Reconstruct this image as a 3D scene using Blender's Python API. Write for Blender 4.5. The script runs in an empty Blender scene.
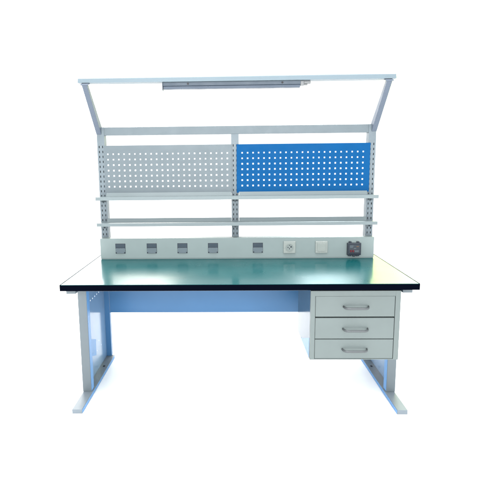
import bpy, bmesh, math
from mathutils import Vector, Matrix

# ------------------------------------------------------------------ camera
sc = bpy.context.scene
COL = sc.collection
R = math.radians

cam_d = bpy.data.cameras.new('camera')
cam = bpy.data.objects.new('camera', cam_d)
COL.objects.link(cam)
F_PX, SX, SY = 452.8163, -20.9351, -12.0322
YAW, PITCH, ROLL = -0.0236, 0.1465, 0.0106
cam_d.sensor_fit = 'HORIZONTAL'
cam_d.sensor_width = 36.0
cam_d.lens = F_PX / 480.0 * 36.0
cam_d.shift_x = -SX / 480.0
cam_d.shift_y = SY / 480.0
cam_d.clip_start = 0.05
cam_d.clip_end = 2000.0
cam.location = (-0.0404, -2.1957, 1.3495)
cam.matrix_world = (Matrix.Translation(cam.location)
                    @ Matrix.Rotation(-YAW, 4, 'Z')
                    @ Matrix.Rotation(R(90) - PITCH, 4, 'X')
                    @ Matrix.Rotation(-ROLL, 4, 'Z'))
sc.camera = cam

# ------------------------------------------------------------------ world: white surround brighter behind and above; bright patches added for tabletop reflections
world = bpy.data.worlds.new('World')
sc.world = world
world.use_nodes = True
wt = world.node_tree
wt.nodes.clear()


def wn(kind, **kw):
    n = wt.nodes.new(kind)
    for k, v in kw.items():
        setattr(n, k, v)
    return n


def wmath(op, a, b=None, c=None):
    n = wn('ShaderNodeMath', operation=op)
    for i, v in enumerate((a, b, c)):
        if v is None:
            continue
        if isinstance(v, (int, float)):
            n.inputs[i].default_value = v
        else:
            wt.links.new(v, n.inputs[i])
    return n.outputs[0]


def wstep(val, a, b):
    n = wn('ShaderNodeMapRange', interpolation_type='SMOOTHSTEP')
    n.inputs[1].default_value = a
    n.inputs[2].default_value = b
    wt.links.new(val, n.inputs[0])
    return n.outputs[0]


def wband(val, a, b, c, d):
    return wmath('MULTIPLY', wstep(val, a, b), wmath('SUBTRACT', 1.0, wstep(val, c, d)))


tc = wn('ShaderNodeTexCoord')
sep = wn('ShaderNodeSeparateXYZ')
wt.links.new(tc.outputs['Generated'], sep.inputs[0])
wx, wy, wz = sep.outputs
az = wmath('MULTIPLY', wmath('ARCTAN2', wx, wy), 180 / math.pi)
el = wmath('MULTIPLY', wmath('ARCSINE', wz), 180 / math.pi)
back = wstep(wy, -0.25, 0.35)                       # 0 behind the camera, 1 behind the bench
FRONT_L, BACK_L, TOP_L = 0.74, 0.82, 2.45
base = wmath('ADD', FRONT_L, wmath('MULTIPLY', back, BACK_L - FRONT_L))
top = wstep(el, 40, 75)
base = wmath('ADD', wmath('MULTIPLY', base, wmath('SUBTRACT', 1.0, top)), wmath('MULTIPLY', top, TOP_L))
low = wband(el, 1, 6, 22, 30)
b_left = wmath('MULTIPLY', wband(az, -36, -30, -16.5, -14.5), low)
b_right = wmath('MULTIPLY', wband(az, 16.5, 18.5, 28, 33), low)
b_pl = wmath('MULTIPLY', wband(az, -16, -13, -9, -6), wband(el, 15, 18, 29, 34))
b_pr = wmath('MULTIPLY', wband(az, 8, 10.5, 14, 16.5), wband(el, 15, 18, 29, 34))


def wcol(fac, col):
    n = wn('ShaderNodeVectorMath', operation='SCALE')
    n.inputs[0].default_value = col
    wt.links.new(fac, n.inputs['Scale'])
    return n.outputs[0]


def vadd(a, b):
    n = wn('ShaderNodeVectorMath', operation='ADD')
    wt.links.new(a, n.inputs[0])
    wt.links.new(b, n.inputs[1])
    return n.outputs[0]


tot = wcol(base, (0.985, 1.0, 1.02))
tot = vadd(tot, wcol(b_left, (4.4, 4.5, 4.5)))
wnz = wn('ShaderNodeTexNoise')
wnz.inputs['Scale'].default_value = 9.0
wnz.inputs['Detail'].default_value = 3.0
wt.links.new(tc.outputs['Generated'], wnz.inputs['Vector'])
leafy = wstep(wnz.outputs[0], 0.42, 0.58)
tot = vadd(tot, wcol(wmath('MULTIPLY', b_right, leafy), (3.2, 3.8, 0.8)))
tot = vadd(tot, wcol(wmath('MULTIPLY', b_right, wmath('SUBTRACT', 1.0, leafy)), (3.5, 4.0, 2.6)))
tot = vadd(tot, wcol(b_pl, (18.0, 17.3, 15.6)))
tot = vadd(tot, wcol(b_pr, (12.0, 14.2, 14.8)))
bg = wn('ShaderNodeBackground')
wt.links.new(tot, bg.inputs['Color'])
bg.inputs['Strength'].default_value = 1.0
wo = wn('ShaderNodeOutputWorld')
wt.links.new(bg.outputs[0], wo.inputs['Surface'])


# ------------------------------------------------------------------ added fill lamps: one big overhead, one behind the camera reaching under the table
def area(name, loc, target, sx, sy, power, col=(1, 1, 1)):
    d = bpy.data.lights.new(name, 'AREA')
    d.shape = 'RECTANGLE'
    d.size, d.size_y = sx, sy
    d.energy = power
    d.color = col
    o = bpy.data.objects.new(name, d)
    COL.objects.link(o)
    o.location = loc
    o.rotation_euler = (Vector(target) - Vector(loc)).to_track_quat('-Z', 'Y').to_euler()
    return o


area('fill_overhead', (-0.6, 0.2, 4.2), (0, 0.4, 0.7), 3.2, 2.4, 95.0, (1, 0.985, 0.96))
area('fill_front', (0.0, -3.9, 1.9), (0, 0.4, 0.0), 4.0, 0.9, 120.0, (0.97, 0.99, 1.0))

sc.view_settings.view_transform = 'Standard'
sc.view_settings.look = 'None'
sc.view_settings.exposure = 0.86
sc.view_settings.gamma = 1.0


# ------------------------------------------------------------------ materials
def lin(*rgb):
    return tuple(((c / 255) / 12.92 if c / 255 <= 0.04045 else ((c / 255 + 0.055) / 1.055) ** 2.4) for c in rgb)


def mat(name, col, rough=0.4, metal=0.0, var=0.05, scale=9.0, bump=0.0, bscale=400.0, rvar=0.08, spec=0.5):
    m = bpy.data.materials.new(name)
    m.use_nodes = True
    nt = m.node_tree
    p = nt.nodes['Principled BSDF']
    p.inputs['Metallic'].default_value = metal
    p.inputs['Specular IOR Level'].default_value = spec
    t = nt.nodes.new('ShaderNodeTexCoord')
    nz = nt.nodes.new('ShaderNodeTexNoise')
    nz.inputs['Scale'].default_value = scale
    nz.inputs['Detail'].default_value = 6
    nt.links.new(t.outputs['Object'], nz.inputs['Vector'])
    mp = nt.nodes.new('ShaderNodeMapRange')
    mp.inputs[1].default_value = 0.3
    mp.inputs[2].default_value = 0.7
    mp.inputs[3].default_value = 1 - var
    mp.inputs[4].default_value = 1 + var
    nt.links.new(nz.outputs[0], mp.inputs[0])
    mx = nt.nodes.new('ShaderNodeVectorMath')
    mx.operation = 'SCALE'
    mx.inputs[0].default_value = col
    nt.links.new(mp.outputs[0], mx.inputs['Scale'])
    nt.links.new(mx.outputs[0], p.inputs['Base Color'])
    nr = nt.nodes.new('ShaderNodeTexNoise')
    nr.inputs['Scale'].default_value = scale * 2.3
    nr.inputs['Detail'].default_value = 4
    nt.links.new(t.outputs['Object'], nr.inputs['Vector'])
    mr = nt.nodes.new('ShaderNodeMapRange')
    mr.inputs[1].default_value = 0.3
    mr.inputs[2].default_value = 0.7
    mr.inputs[3].default_value = max(0.02, rough - rvar)
    mr.inputs[4].default_value = min(1.0, rough + rvar)
    nt.links.new(nr.outputs[0], mr.inputs[0])
    nt.links.new(mr.outputs[0], p.inputs['Roughness'])
    if bump:
        nb = nt.nodes.new('ShaderNodeTexNoise')
        nb.inputs['Scale'].default_value = bscale
        nb.inputs['Detail'].default_value = 2
        nt.links.new(t.outputs['Object'], nb.inputs['Vector'])
        bp = nt.nodes.new('ShaderNodeBump')
        bp.inputs['Strength'].default_value = bump
        bp.inputs['Distance'].default_value = 0.001
        nt.links.new(nb.outputs[0], bp.inputs['Height'])
        nt.links.new(bp.outputs[0], p.inputs['Normal'])
    return m


M = {}
M['floor'] = mat('white_floor', (0.95, 0.95, 0.95), 0.9, var=0.01, spec=0.1)
M['steel'] = mat('grey_powder_coat', (0.094, 0.119, 0.133), 0.42, bump=0.02, var=0.03, rvar=0.04, spec=0.35)
M['steel_box'] = mat('grey_green_powder_coat', (0.104, 0.127, 0.125), 0.42, bump=0.03, var=0.03, spec=0.35)
M['strip'] = mat('socket_box_paint', (0.180, 0.222, 0.220), 0.40, bump=0.03, var=0.03, spec=0.35)
M['shelf'] = mat('shelf_paint', (0.128, 0.160, 0.168), 0.34, var=0.02, rvar=0.02)
M['foot'] = mat('foot_grey_paint', (0.150, 0.180, 0.205), 0.40, bump=0.02, var=0.03, rvar=0.04, spec=0.35)
M['upright'] = mat('upright_paint', (0.112, 0.140, 0.158), 0.42, bump=0.02, var=0.03, rvar=0.04, spec=0.35)
M['beam'] = mat('grey_paint_lit', (0.127, 0.166, 0.19), 0.4, var=0.015, rvar=0.02, spec=0.35)  # frame paint, with the extra light the beam catches put into the colour
M['arm'] = mat('blue_grey_paint', (0.085, 0.105, 0.138), 0.45, var=0.02, rvar=0.03, spec=0.25)
M['leg'] = mat('leg_grey_paint', (0.098, 0.120, 0.133), 0.42, bump=0.03, var=0.03, spec=0.35)
M['panel'] = mat('pale_blue_gloss_paint', (0.155, 0.26, 0.405), 0.16, rvar=0.03, spec=0.35, var=0.02)
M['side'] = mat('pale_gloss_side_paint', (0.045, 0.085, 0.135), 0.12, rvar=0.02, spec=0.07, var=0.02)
M['rear'] = mat('blue_grey_gloss_paint', (0.044, 0.134, 0.275), 0.35, rvar=0.03, var=0.03, scale=3, spec=0.35)
M['blue'] = mat('blue_powder_coat', (0.0025, 0.060, 0.175), 0.5, bump=0.03, var=0.03, spec=0.05)
M['floor_reflection'] = mat('blue_floor_reflection', (0.115, 0.27, 0.52), 0.25, spec=0.08, var=0.02, rvar=0.03)  # blue floor's reflection put into the colour of thin sheets
M['mat'] = mat('green_rubber_mat', (0.0006, 0.060, 0.064), 0.30, rvar=0.03, var=0.06, scale=5, bump=0.015, bscale=900, spec=0.03)
pm = M['mat'].node_tree.nodes['Principled BSDF']
pm.inputs['Coat Weight'].default_value = 0.38
pm.inputs['Coat Roughness'].default_value = 0.12
M['core'] = mat('black_edge_banding', (0.0012, 0.0018, 0.0045), 0.5, spec=0.0)
M['dark'] = mat('dark_plastic', (0.012, 0.018, 0.028), 0.35, spec=0.3)
M['slate'] = mat('slate_plastic', (0.030, 0.046, 0.062), 0.4, spec=0.3)
M['flap'] = mat('grey_plastic', (0.085, 0.112, 0.128), 0.35, spec=0.4)
M['white'] = mat('ivory_plastic', (0.218, 0.243, 0.228), 0.3, var=0.02)
M['ivory'] = mat('pale_plastic', (0.178, 0.208, 0.198), 0.3, var=0.02)
M['handle'] = mat('satin_grey_metal', (0.062, 0.070, 0.074), 0.35, metal=0.2)
M['silver'] = mat('bright_metal', (0.13, 0.135, 0.14), 0.3, spec=0.4)
M['diff'] = mat('grey_diffuser', (0.062, 0.080, 0.108), 0.35, spec=0.3)
M['lamp'] = mat('lamp_housing_paint', (0.052, 0.070, 0.092), 0.38, spec=0.3)
M['screw'] = mat('dark_screw', (0.012, 0.012, 0.015), 0.4, metal=0.5)
M['red'] = mat('red_toggle', (0.10, 0.012, 0.018), 0.4, spec=0.2)
M['orange'] = mat('orange_mark', (0.13, 0.075, 0.045), 0.5, spec=0.2)
M['label'] = mat('grey_print', (0.038, 0.046, 0.056), 0.5, spec=0.2)
M['smoke'] = mat('smoked_cover', (0.045, 0.055, 0.07), 0.2)


# ------------------------------------------------------------------ mesh helpers
def bx(bm, x0, x1, y0, y1, z0, z1, mi=0, bev=0.0):
    vs = [bm.verts.new(v) for v in ((x0, y0, z0), (x1, y0, z0), (x1, y1, z0), (x0, y1, z0),
                                    (x0, y0, z1), (x1, y0, z1), (x1, y1, z1), (x0, y1, z1))]
    fs = []
    for q in ((0, 3, 2, 1), (4, 5, 6, 7), (0, 1, 5, 4), (1, 2, 6, 5), (2, 3, 7, 6), (3, 0, 4, 7)):
        f = bm.faces.new([vs[i] for i in q])
        f.material_index = mi
        fs.append(f)
    if bev > 0:
        es = list({e for f in fs for e in f.edges})
        r = bmesh.ops.bevel(bm, geom=es, offset=bev, segments=2, profile=0.7, affect='EDGES')
        for f in r['faces']:
            f.material_index = mi
    return vs


def prism(bm, pts, axis, a, b, mi=0, bev=0.0):
    """extrude a polygon: axis 'x' -> pts are (y, z); axis 'y' -> pts are (x, z)"""
    def mk(p, t):
        return (t, p[0], p[1]) if axis == 'x' else (p[0], t, p[1])
    A = [bm.verts.new(mk(p, a)) for p in pts]
    B = [bm.verts.new(mk(p, b)) for p in pts]
    fs = [bm.faces.new(A), bm.faces.new(list(reversed(B)))]
    n = len(pts)
    for i in range(n):
        fs.append(bm.faces.new([A[i], B[i], B[(i + 1) % n], A[(i + 1) % n]]))
    for f in fs:
        f.material_index = mi
    if bev > 0:
        es = list({e for f in fs for e in f.edges})
        r = bmesh.ops.bevel(bm, geom=es, offset=bev, segments=2, profile=0.7, affect='EDGES')
        for f in r['faces']:
            f.material_index = mi


def disc(bm, cx, cz, r, y0, y1, mi=0, n=24, r_in=None):
    """cylinder (or ring) whose axis runs along Y"""
    def ring(rad, y):
        return [bm.verts.new((cx + rad * math.cos(2 * math.pi * i / n), y, cz + rad * math.sin(2 * math.pi * i / n))) for i in range(n)]
    a, b = ring(r, y0), ring(r, y1)
    if r_in is None:
        bm.faces.new(a).material_index = mi
        bm.faces.new(list(reversed(b))).material_index = mi
    else:
        c, d = ring(r_in, y0), ring(r_in, y1)
    for i in range(n):
        j = (i + 1) % n
        bm.faces.new([a[i], b[i], b[j], a[j]]).material_index = mi
        if r_in is not None:
            bm.faces.new([c[i], a[i], a[j], c[j]]).material_index = mi
            bm.faces.new([c[i], c[j], d[j], d[i]]).material_index = mi


def tube(bm, pts, rx, rz, mi=0, n=12):
    """sweep an ellipse along points (cross-section mostly in the plane normal to the path)"""
    rings = []
    for i, p in enumerate(pts):
        p = Vector(p)
        a = Vector(pts[max(0, i - 1)])
        b = Vector(pts[min(len(pts) - 1, i + 1)])
        t = (b - a).normalized()
        up = Vector((0, 0, 1))
        s = t.cross(up).normalized()
        u = s.cross(t)
        rings.append([bm.verts.new(p + s * rx * math.cos(2 * math.pi * k / n) + u * rz * math.sin(2 * math.pi * k / n)) for k in range(n)])
    for r0, r1 in zip(rings, rings[1:]):
        for k in range(n):
            f = bm.faces.new([r0[k], r0[(k + 1) % n], r1[(k + 1) % n], r1[k]])
            f.material_index = mi
            f.smooth = True
    bm.faces.new(rings[0]).material_index = mi
    bm.faces.new(list(reversed(rings[-1]))).material_index = mi


def punched(bm, us, vs, hole, place, thick, mi=0):
    """a sheet on the grid lines us x vs, cells where hole(i, j) left open, with real thickness.
    place(u, v, d) maps sheet coordinates and depth to a 3-D point."""
    V = {}

    def vert(i, j, k):
        if (i, j, k) not in V:
            V[(i, j, k)] = bm.verts.new(place(us[i], vs[j], thick * k))
        return V[(i, j, k)]
    nu, nv = len(us) - 1, len(vs) - 1

    def solid(i, j):
        return 0 <= i < nu and 0 <= j < nv and not hole(i, j)
    for i in range(nu):
        for j in range(nv):
            if not solid(i, j):
                continue
            bm.faces.new([vert(i, j, 0), vert(i + 1, j, 0), vert(i + 1, j + 1, 0), vert(i, j + 1, 0)]).material_index = mi
            bm.faces.new([vert(i, j, 1), vert(i, j + 1, 1), vert(i + 1, j + 1, 1), vert(i + 1, j, 1)]).material_index = mi
            for (di, dj, a, b) in ((-1, 0, (i, j + 1), (i, j)), (1, 0, (i + 1, j), (i + 1, j + 1)),
                                   (0, -1, (i, j), (i + 1, j)), (0, 1, (i + 1, j + 1), (i, j + 1))):
                if not solid(i + di, j + dj):
                    bm.faces.new([vert(*a, 0), vert(*a, 1), vert(*b, 1), vert(*b, 0)]).material_index = mi


def lines(start, end, centres, half):
    """grid lines with a pair round each hole centre; returns lines and the set of hole cells"""
    g = [start]
    cells = set()
    for c in centres:
        g.append(c - half)
        cells.add(len(g) - 1)
        g.append(c + half)
    g.append(end)
    return g, cells


def obj(name, bm, mats, parent=None, label=None):
    bmesh.ops.recalc_face_normals(bm, faces=bm.faces)
    me = bpy.data.meshes.new(name)
    bm.to_mesh(me)
    bm.free()
    for m in (mats if isinstance(mats, (list, tuple)) else [mats]):
        me.materials.append(M[m])
    o = bpy.data.objects.new(name, me)
    COL.objects.link(o)
    if parent is not None:
        o.parent = parent
        if parent.location.length > 0:
            o.matrix_parent_inverse = Matrix.Translation(parent.location).inverted()
    if label:
        o['label'] = label
    return o


def box(name, dims, m, parent, bev=0.0015, label=None):
    bm = bmesh.new()
    bx(bm, *dims, bev=bev)
    return obj(name, bm, m, parent, label)


def thing(name, loc, label, cat, group=None):
    o = bpy.data.objects.new(name, None)
    o.empty_display_size = 0.1
    COL.objects.link(o)
    o.location = loc
    o['label'] = label
    o['category'] = cat
    if group:
        o['group'] = group
    return o


# ------------------------------------------------------------------ setting: seamless white floor
bm = bmesh.new()
N = 96
ring = [bm.verts.new((400 * math.cos(2 * math.pi * i / N), 400 * math.sin(2 * math.pi * i / N), 0)) for i in range(N)]
bm.faces.new(ring)
o = obj('floor', bm, 'floor')
o['kind'] = 'structure'

# ------------------------------------------------------------------ workbench
HT, TB = 0.7392, 0.7081
bench = thing('workbench', (0, 0.4, 0),
              'long grey steel lab workbench with green top, pegboards, shelves and leaning canopy frame', 'workbench')

# tabletop: dark laminated board with a green mat on it
bm = bmesh.new()
bx(bm, -0.9, 0.9, 0.0, 0.80, TB, HT - 0.0025, bev=0.0012)
bx(bm, -0.8995, -0.8958, 0.0008, 0.7992, HT - 0.0024, HT + 0.0008)      # raised edging along both ends
bx(bm, 0.8958, 0.8995, 0.0008, 0.7992, HT - 0.0024, HT + 0.0008)
top = obj('tabletop', bm, 'core', bench)
box('rubber_mat', (-0.8956, 0.8956, 0.004, 0.794, HT - 0.0024, HT), 'mat', top, 0.0008)
bm = bmesh.new()
bx(bm, -0.8545, 0.3685, 0.12, 0.15, 0.672, TB - 0.0005, bev=0.002)
obj('support_rail', bm, 'steel', bench)


# legs
def make_leg(s):
    """s = -1 left, +1 right; mirrored in X"""
    def X(a, b):
        return (min(s * a, s * b), max(s * a, s * b))
    root = box('leg', (*X(0.8555, 0.9055), 0.10, 0.795, 0.664, TB - 0.0005), 'leg', bench, 0.0015)   # top bar
    fx = X(0.848, 0.903)
    foot = box('foot', (*fx, 0.0736, 0.7786, 0.0, 0.0236), 'foot', root, 0.002)
    box('front_post', (*X(0.8555, 0.9055), 0.2691, 0.3191, 0.0238, 0.6638), 'leg', root, 0.003)
    box('rear_post', (*X(0.8625, 0.9055), 0.761, 0.795, 0.0238, 0.6638), 'rear', root, 0.002)
    # closed side panel with a few fixing holes in rows, set to the outer side of the posts
    ys, yc = lines(0.3195, 0.7605, [0.469, 0.514, 0.559, 0.603, 0.648], 0.0045)
    zs, zc = lines(0.0240, 0.6635, [0.152, 0.201, 0.512], 0.0045)
    zi = sorted(zc)
    keep = {(yi, zi[2]) for yi in yc} | {(sorted(yc)[i], zi[1]) for i in (0, 1, 3)} | {(sorted(yc)[i], zi[0]) for i in (2, 4)}
    bm = bmesh.new()
    punched(bm, ys, zs, lambda i, j: (i, j) in keep, lambda u, v, d: (s * (0.897 + d), u, v), 0.002)
    obj('side_panel', bm, 'panel', root)
    # blue sheets: floor reflections painted on foot and panel, blue edge on post
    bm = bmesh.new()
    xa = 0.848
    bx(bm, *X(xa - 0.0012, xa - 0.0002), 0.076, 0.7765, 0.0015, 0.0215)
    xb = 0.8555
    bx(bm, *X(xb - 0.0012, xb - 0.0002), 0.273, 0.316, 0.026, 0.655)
    obj('blue_reflection', bm, 'floor_reflection', root)
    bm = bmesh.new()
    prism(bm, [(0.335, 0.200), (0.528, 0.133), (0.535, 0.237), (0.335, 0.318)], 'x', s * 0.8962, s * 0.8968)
    obj('reflection_patch', bm, 'floor_reflection', root)
    # floor-anchor bolt on the foot
    bm = bmesh.new()
    n = 16
    c = [bm.verts.new((s * 0.872 + 0.007 * math.cos(2 * math.pi * i / n), 0.60 + 0.007 * math.sin(2 * math.pi * i / n), 0.0238)) for i in range(n)]
    f = bm.faces.new(c)
    r = bmesh.ops.extrude_face_region(bm, geom=[f])
    for v in [g for g in r['geom'] if isinstance(g, bmesh.types.BMVert)]:
        v.co.z += 0.003
    obj('bolt', bm, 'screw', root)
    return root


make_leg(-1)
make_leg(1)
bm = bmesh.new()
bx(bm, -0.862, 0.862, 0.765, 0.768, 0.3335, 0.70, bev=0.0008)
bx(bm, -0.862, 0.862, 0.7682, 0.785, 0.3335, 0.3365)
obj('back_panel', bm, 'rear', bench)


# slotted uprights: a folded channel whose front is punched with two rows of slots
def upright(x0, x1, ztop, cols):
    bm = bmesh.new()
    y0, y1 = 0.6625, 0.7125
    us, uc = lines(x0, x1, [x0 + c for c in cols], 0.0024)
    zc = []
    z = HT + 0.03
    while z < 1.47:
        zc.append(z)
        z += 0.0307
    vs, vc = lines(HT, ztop, zc, 0.0070)
    punched(bm, us, vs, lambda i, j: i in uc and j in vc, lambda u, v, d: (u, y0 + d, v), 0.002)
    bx(bm, x0, x0 + 0.002, y0 + 0.0021, y1, HT, ztop)
    bx(bm, x1 - 0.002, x1, y0 + 0.0021, y1, HT, ztop)
    bx(bm, x0 + 0.0021, x1 - 0.0021, y1 - 0.002, y1, HT, ztop)
    bx(bm, x0 + 0.0021, x1 - 0.0021, y0 + 0.0021, y1 - 0.0021, ztop - 0.003, ztop - 0.001)
    return obj('upright', bm, 'upright', bench)


upright(-0.8646, -0.8186, 1.5647, (0.0125, 0.0335))
upright(-0.0270, 0.0190, 1.5148, (0.0125, 0.0335))
upright(0.8186, 0.8646, 1.5647, (0.0125, 0.0335))
bm = bmesh.new()
bx(bm, -0.8184, 0.8184, 0.6632, 0.7032, 1.5150, 1.5640, bev=0.002)
obj('crossbeam', bm, 'steel', bench)

# canopy: two arms leaning forward, one beam across
for s in (-1, 1):
    bm = bmesh.new()
    a, b = s * 0.835, s * 0.8655
    prism(bm, [(0.6850, 1.5660), (0.6620, 1.5660), (0.6605, 1.5200), (0.4170, 1.7780), (0.4420, 1.7900)], 'x', min(a, b), max(a, b), bev=0.0015)
    prism(bm, [(0.452, 1.7935), (0.412, 1.7765), (0.410, 1.7815), (0.450, 1.7985)], 'x', min(s * 0.827, s * 0.8705), max(s * 0.827, s * 0.8705))
    obj('canopy_arm', bm, 'arm', bench)
bm = bmesh.new()
prism(bm, [(0.4296, 1.7934), (0.4350, 1.8170), (0.4410, 1.8215), (0.4900, 1.8215), (0.4860, 1.7934)], 'x', -0.8917, 0.8917, bev=0.0015)
obj('canopy_beam', bm, 'beam', bench)


for s, x in ((-1, -0.8416), (1, 0.8416)):
    for z in (1.528, 1.552):
        bm = bmesh.new()
        disc(bm, x, z, 0.0048, 0.6596, 0.6624, n=12)
        obj('bolt', bm, 'lamp', bench)

# pegboards
def pegboard(x0, x1, hx0, m, label):
    z0, z1 = 1.1520, 1.4520
    us, uc = lines(x0, x1, [hx0 + 0.03395 * i for i in range(23)], 0.0045)
    vs, vc = lines(z0, z1, [1.1965 + 0.0338 * j for j in range(7)], 0.0045)
    bm = bmesh.new()
    punched(bm, us, vs, lambda i, j: i in uc and j in vc, lambda u, v, d: (u, 0.6560 + d, v), 0.0015)
    bx(bm, x0, x1, 0.6576, 0.6622, z1 - 0.004, z1)          # folded top edge
    return obj('pegboard', bm, m, bench, label)


pegboard(-0.8190, -0.0235, -0.7985, 'steel', 'grey perforated pegboard')
pegboard(0.0060, 0.8300, 0.0405, 'blue', 'blue perforated pegboard')


# shelves: shallow trays with a front edge and an upstand against the uprights
def shelf(zt):
    bm = bmesh.new()
    bx(bm, -0.8656, 0.8656, 0.5700, 0.5720, zt - 0.0205, zt + 0.0005, bev=0.0006)      # front edge
    bx(bm, -0.8640, 0.8640, 0.5722, 0.6600, zt - 0.0030, zt - 0.0012)                   # tray
    prism(bm, [(0.6420, zt - 0.0010), (0.6535, zt + 0.0215), (0.6548, zt + 0.0210), (0.6434, zt - 0.0015)], 'x', -0.8180, -0.0280)
    prism(bm, [(0.6420, zt - 0.0010), (0.6535, zt + 0.0215), (0.6548, zt + 0.0210), (0.6434, zt - 0.0015)], 'x', 0.0200, 0.8180)
    bx(bm, -0.8640, 0.8640, 0.5722, 0.5820, zt - 0.0205, zt - 0.0190)                   # folded under
    o = obj('shelf', bm, 'shelf', bench)
    for x in (-0.842, -0.004, 0.842):
        b = bmesh.new()
        prism(b, [(0.6618, zt - 0.045), (0.6618, zt - 0.0035), (0.5760, zt - 0.0035), (0.5760, zt - 0.010)], 'x', x - 0.001, x + 0.001)
        obj('bracket', b, 'steel', o)


shelf(1.1368)
shelf(0.9745)

# ------------------------------------------------------------------ lamp under the canopy beam
lamp = thing('canopy_lamp', (-0.02, 0.47, 1.757), 'slim unlit grey strip light hanging under the top canopy beam', 'strip light')
bm = bmesh.new()
x0, x1 = -0.412, 0.364
prism(bm, [(0.4490, 1.7925), (0.4490, 1.7745), (0.4525, 1.7720), (0.4850, 1.7720), (0.4850, 1.7925)], 'x', x0, x1, bev=0.001)
obj('housing', bm, 'lamp', lamp)
bm = bmesh.new()
prism(bm, [(0.4500, 1.7715), (0.4475, 1.7690), (0.4475, 1.7675), (0.4520, 1.7570), (0.4700, 1.7550), (0.4830, 1.7600), (0.4830, 1.7715)], 'x', x0 + 0.003, x1 - 0.003)
obj('diffuser', bm, 'diff', lamp)
bm = bmesh.new()
bx(bm, x0 - 0.004, x0 - 0.0005, 0.4460, 0.4860, 1.7500, 1.7928, bev=0.001)
obj('end_cap', bm, 'lamp', lamp)
bm = bmesh.new()
bx(bm, x1 + 0.0005, x1 + 0.020, 0.4500, 0.4820, 1.7660, 1.7915, bev=0.003)
bx(bm, x1 + 0.0205, x1 + 0.058, 0.4540, 0.4780, 1.7760, 1.7915, bev=0.004)
bx(bm, x1 + 0.0205, x1 + 0.040, 0.4560, 0.4760, 1.7690, 1.7745, bev=0.002)
obj('plug', bm, ['silver'], lamp)
for xs in (-0.27, 0.262):
    bm = bmesh.new()
    disc(bm, xs, 1.7835, 0.0058, 0.4468, 0.4492, n=14)
    obj('screw', bm, 'screw', lamp)

# ------------------------------------------------------------------ outlet box standing on the tabletop
YS = 0.6068
box_t = thing('outlet_box', (0, 0.635, HT), 'long grey metal socket box standing across the back of the green tabletop', 'socket box')
bm = bmesh.new()
bx(bm, -0.86, 0.86, YS, 0.6605, HT + 0.006, 0.8729, bev=0.0015)
bx(bm, -0.858, 0.858, YS + 0.003, 0.6600, HT + 0.0002, HT + 0.0055)
obj('housing', bm, 'strip', box_t)


def outlet(xc, zc):
    y = YS
    w, h = 0.0315, 0.032
    bm = bmesh.new()
    bx(bm, xc - w, xc + w, y - 0.0015, y - 0.0002, zc - h, zc + h, bev=0.0006)
    root = obj('data_outlet', bm, 'dark', box_t)
    bm = bmesh.new()
    bx(bm, xc - w + 0.003, xc + w - 0.003, y - 0.0030, y - 0.0016, zc + 0.006, zc + h - 0.003, bev=0.0006)
    for k in range(4):
        z = zc + 0.010 + k * 0.0048
        bx(bm, xc - w + 0.006, xc + w - 0.006, y - 0.0036, y - 0.0031, z, z + 0.0018)
    obj('shutter', bm, 'slate', root)
    bm = bmesh.new()
    e = w - 0.0012
    c = 0.007
    prism(bm, [(xc - e + c, zc - h + 0.002), (xc + e - c, zc - h + 0.002), (xc + e - c, zc - h + c + 0.002), (xc + e, zc - h + c + 0.002),
               (xc + e, zc - 0.001), (xc + e - 0.003, zc + 0.003), (xc - e + 0.003, zc + 0.003), (xc - e, zc - 0.001),
               (xc - e, zc - h + c + 0.002), (xc - e + c, zc - h + c + 0.002)], 'y', y - 0.0050, y - 0.0016)
    obj('flap', bm, 'flap', root)


for xc in (-0.7320, -0.5330, -0.3390, -0.1460, 0.1360):
    outlet(xc, 0.8085)

# round power socket
xc, zc = 0.3333, 0.8115
bm = bmesh.new()
bx(bm, xc - 0.0375, xc + 0.0375, YS - 0.009, YS - 0.0002, zc - 0.038, zc + 0.038, bev=0.003)
ps = obj('power_socket', bm, 'white', box_t, 'square ivory power socket with round face')
bm = bmesh.new()
disc(bm, xc, zc, 0.0235, YS - 0.0125, YS - 0.0092, r_in=0.0195, n=32)
disc(bm, xc, zc, 0.0192, YS - 0.0100, YS - 0.0092, n=32)
obj('socket_face', bm, 'ivory', ps)
bm = bmesh.new()
for dx, dz, r in ((-0.0095, 0, 0.0036), (0.0095, 0.003, 0.0052), (0, 0.0125, 0.0030)):
    disc(bm, xc + dx, zc + dz, r, YS - 0.0108, YS - 0.0101, n=14)
bx(bm, xc - 0.0025, xc + 0.0015, YS - 0.0108, YS - 0.0101, zc - 0.013, zc - 0.003)
obj('contact_holes', bm, 'dark', ps)

# rocker switch
xc = 0.533
bm = bmesh.new()
bx(bm, xc - 0.0378, xc + 0.0378, YS - 0.008, YS - 0.0002, zc - 0.038, zc + 0.038, bev=0.003)
sw = obj('light_switch', bm, 'white', box_t, 'square ivory switch with one wide rocker')
bm = bmesh.new()
prism(bm, [(YS - 0.0082, zc - 0.026), (YS - 0.0104, zc - 0.026), (YS - 0.0108, zc), (YS - 0.0120, zc + 0.027), (YS - 0.0082, zc + 0.027)],
      'x', xc - 0.026, xc + 0.026, bev=0.0012)
obj('rocker', bm, 'white', sw)

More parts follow.
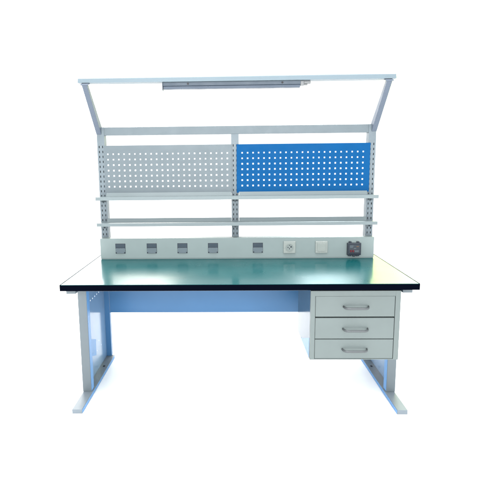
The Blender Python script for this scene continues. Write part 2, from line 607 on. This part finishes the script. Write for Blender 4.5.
# circuit breaker in a smoked box
xc, zc = 0.7330, 0.7985
bm = bmesh.new()
bx(bm, xc - 0.042, xc + 0.042, YS - 0.022, YS - 0.0002, zc - 0.037, zc + 0.040, bev=0.005)
for dx in (-0.024, 0.024):
    bx(bm, xc + dx - 0.007, xc + dx + 0.007, YS - 0.018, YS - 0.002, zc + 0.0385, zc + 0.049, bev=0.002)
    bx(bm, xc + dx - 0.010, xc + dx + 0.008, YS - 0.018, YS - 0.002, zc - 0.044, zc - 0.0355, bev=0.002)
bx(bm, xc - 0.007, xc + 0.007, YS - 0.020, YS - 0.002, zc - 0.047, zc - 0.0365, bev=0.002)
cb = obj('circuit_breaker', bm, 'dark', box_t, 'dark circuit breaker under a smoked cover')
bm = bmesh.new()
bx(bm, xc - 0.034, xc + 0.034, YS - 0.0245, YS - 0.0222, zc - 0.022, zc + 0.029, bev=0.001)
obj('window', bm, 'label', cb)
bm = bmesh.new()
for x0_, x1_, z_ in ((-0.028, -0.006, 0.020), (-0.028, -0.010, 0.012), (-0.004, 0.010, 0.004), (0.000, 0.028, -0.010), (0.004, 0.026, -0.016)):
    bx(bm, xc + x0_, xc + x1_, YS - 0.0252, YS - 0.0246, zc + z_, zc + z_ + 0.0035)
obj('printed_lines', bm, 'flap', cb)
bm = bmesh.new()
for dx in (-0.022, -0.008):
    bx(bm, xc + dx - 0.0045, xc + dx + 0.0045, YS - 0.031, YS - 0.0253, zc - 0.016, zc - 0.003, bev=0.0012)
obj('toggle', bm, 'red', cb)
bm = bmesh.new()
bx(bm, xc + 0.012, xc + 0.026, YS - 0.0256, YS - 0.0247, zc + 0.016, zc + 0.021)
obj('indicator', bm, 'orange', cb)

# ------------------------------------------------------------------ hanging drawer cabinet
cab = thing('drawer_cabinet', (0.6, 0.25, 0.3214), 'grey steel three drawer cabinet hung under the right end of the tabletop', 'drawer cabinet')
X0, X1, Y0, Y1, Z0, Z1 = 0.3712, 0.8274, 0.0477, 0.461, 0.3214, 0.6905
bm = bmesh.new()
fd = Y0 + 0.018
bx(bm, X0, 0.3948, Y0, fd, Z0, Z1, bev=0.001)                 # front frame
bx(bm, 0.8012, X1, Y0, fd, Z0, Z1, bev=0.001)
bx(bm, 0.3949, 0.8011, Y0 + 0.0006, fd, 0.6625, Z1 - 0.0004)
bx(bm, 0.3949, 0.8011, Y0 + 0.0006, fd, Z0 + 0.0002, 0.3255)
bx(bm, X0 + 0.0014, X1 - 0.0014, Y1 - 0.0012, Y1, Z0, Z1)
bx(bm, X0 + 0.0014, X1 - 0.0014, fd + 0.0002, Y1 - 0.0014, Z0 + 0.0003, Z0 + 0.0015)
bx(bm, X0 + 0.0014, X1 - 0.0014, fd + 0.0002, Y1 - 0.0014, Z1 - 0.0015, Z1 - 0.0003)
obj('cabinet_body', bm, 'steel_box', cab)
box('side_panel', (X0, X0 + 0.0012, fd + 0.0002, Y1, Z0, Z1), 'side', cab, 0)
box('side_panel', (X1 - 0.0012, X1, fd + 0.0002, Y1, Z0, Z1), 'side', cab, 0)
for a, b in ((X0 + 0.02, X0 + 0.06), (X1 - 0.06, X1 - 0.02)):
    box('hanging_bracket', (a, b, 0.16, 0.42, Z1 + 0.0002, TB - 0.0005), 'leg', cab)
# blue floor reflection painted as a sheet on the side facing the knee space
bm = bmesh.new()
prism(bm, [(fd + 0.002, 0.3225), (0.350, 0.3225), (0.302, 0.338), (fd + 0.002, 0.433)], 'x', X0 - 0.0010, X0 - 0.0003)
obj('blue_reflection', bm, 'floor_reflection', cab)
for (za, zb, zh) in ((0.5532, 0.6610, 0.6045), (0.4348, 0.5462, 0.4860), (0.3270, 0.4308, 0.3760)):
    bm = bmesh.new()
    bx(bm, 0.3968, 0.7992, Y0 + 0.0022, Y0 + 0.0200, za, zb, bev=0.002)
    bx(bm, 0.405, 0.791, Y0 + 0.0204, Y0 + 0.38, za + 0.012, zb - 0.02)
    d = obj('drawer', bm, 'steel_box', cab)
    bm = bmesh.new()
    yb = Y0 - 0.026
    pts = [(0.5390, Y0 + 0.0018, zh + 0.002), (0.5400, Y0 - 0.006, zh + 0.002), (0.5440, Y0 - 0.016, zh + 0.001), (0.5510, Y0 - 0.023, zh), (0.5600, yb, zh)]
    for t in range(1, 9):
        pts.append((0.56 + 0.0845 * t / 9, yb, zh))
    pts += [(0.6445, yb, zh), (0.6535, Y0 - 0.023, zh), (0.6605, Y0 - 0.016, zh + 0.001), (0.6645, Y0 - 0.006, zh + 0.002), (0.6655, Y0 + 0.0018, zh + 0.002)]
    tube(bm, pts, 0.0040, 0.0062)
    obj('handle', bm, 'handle', d)
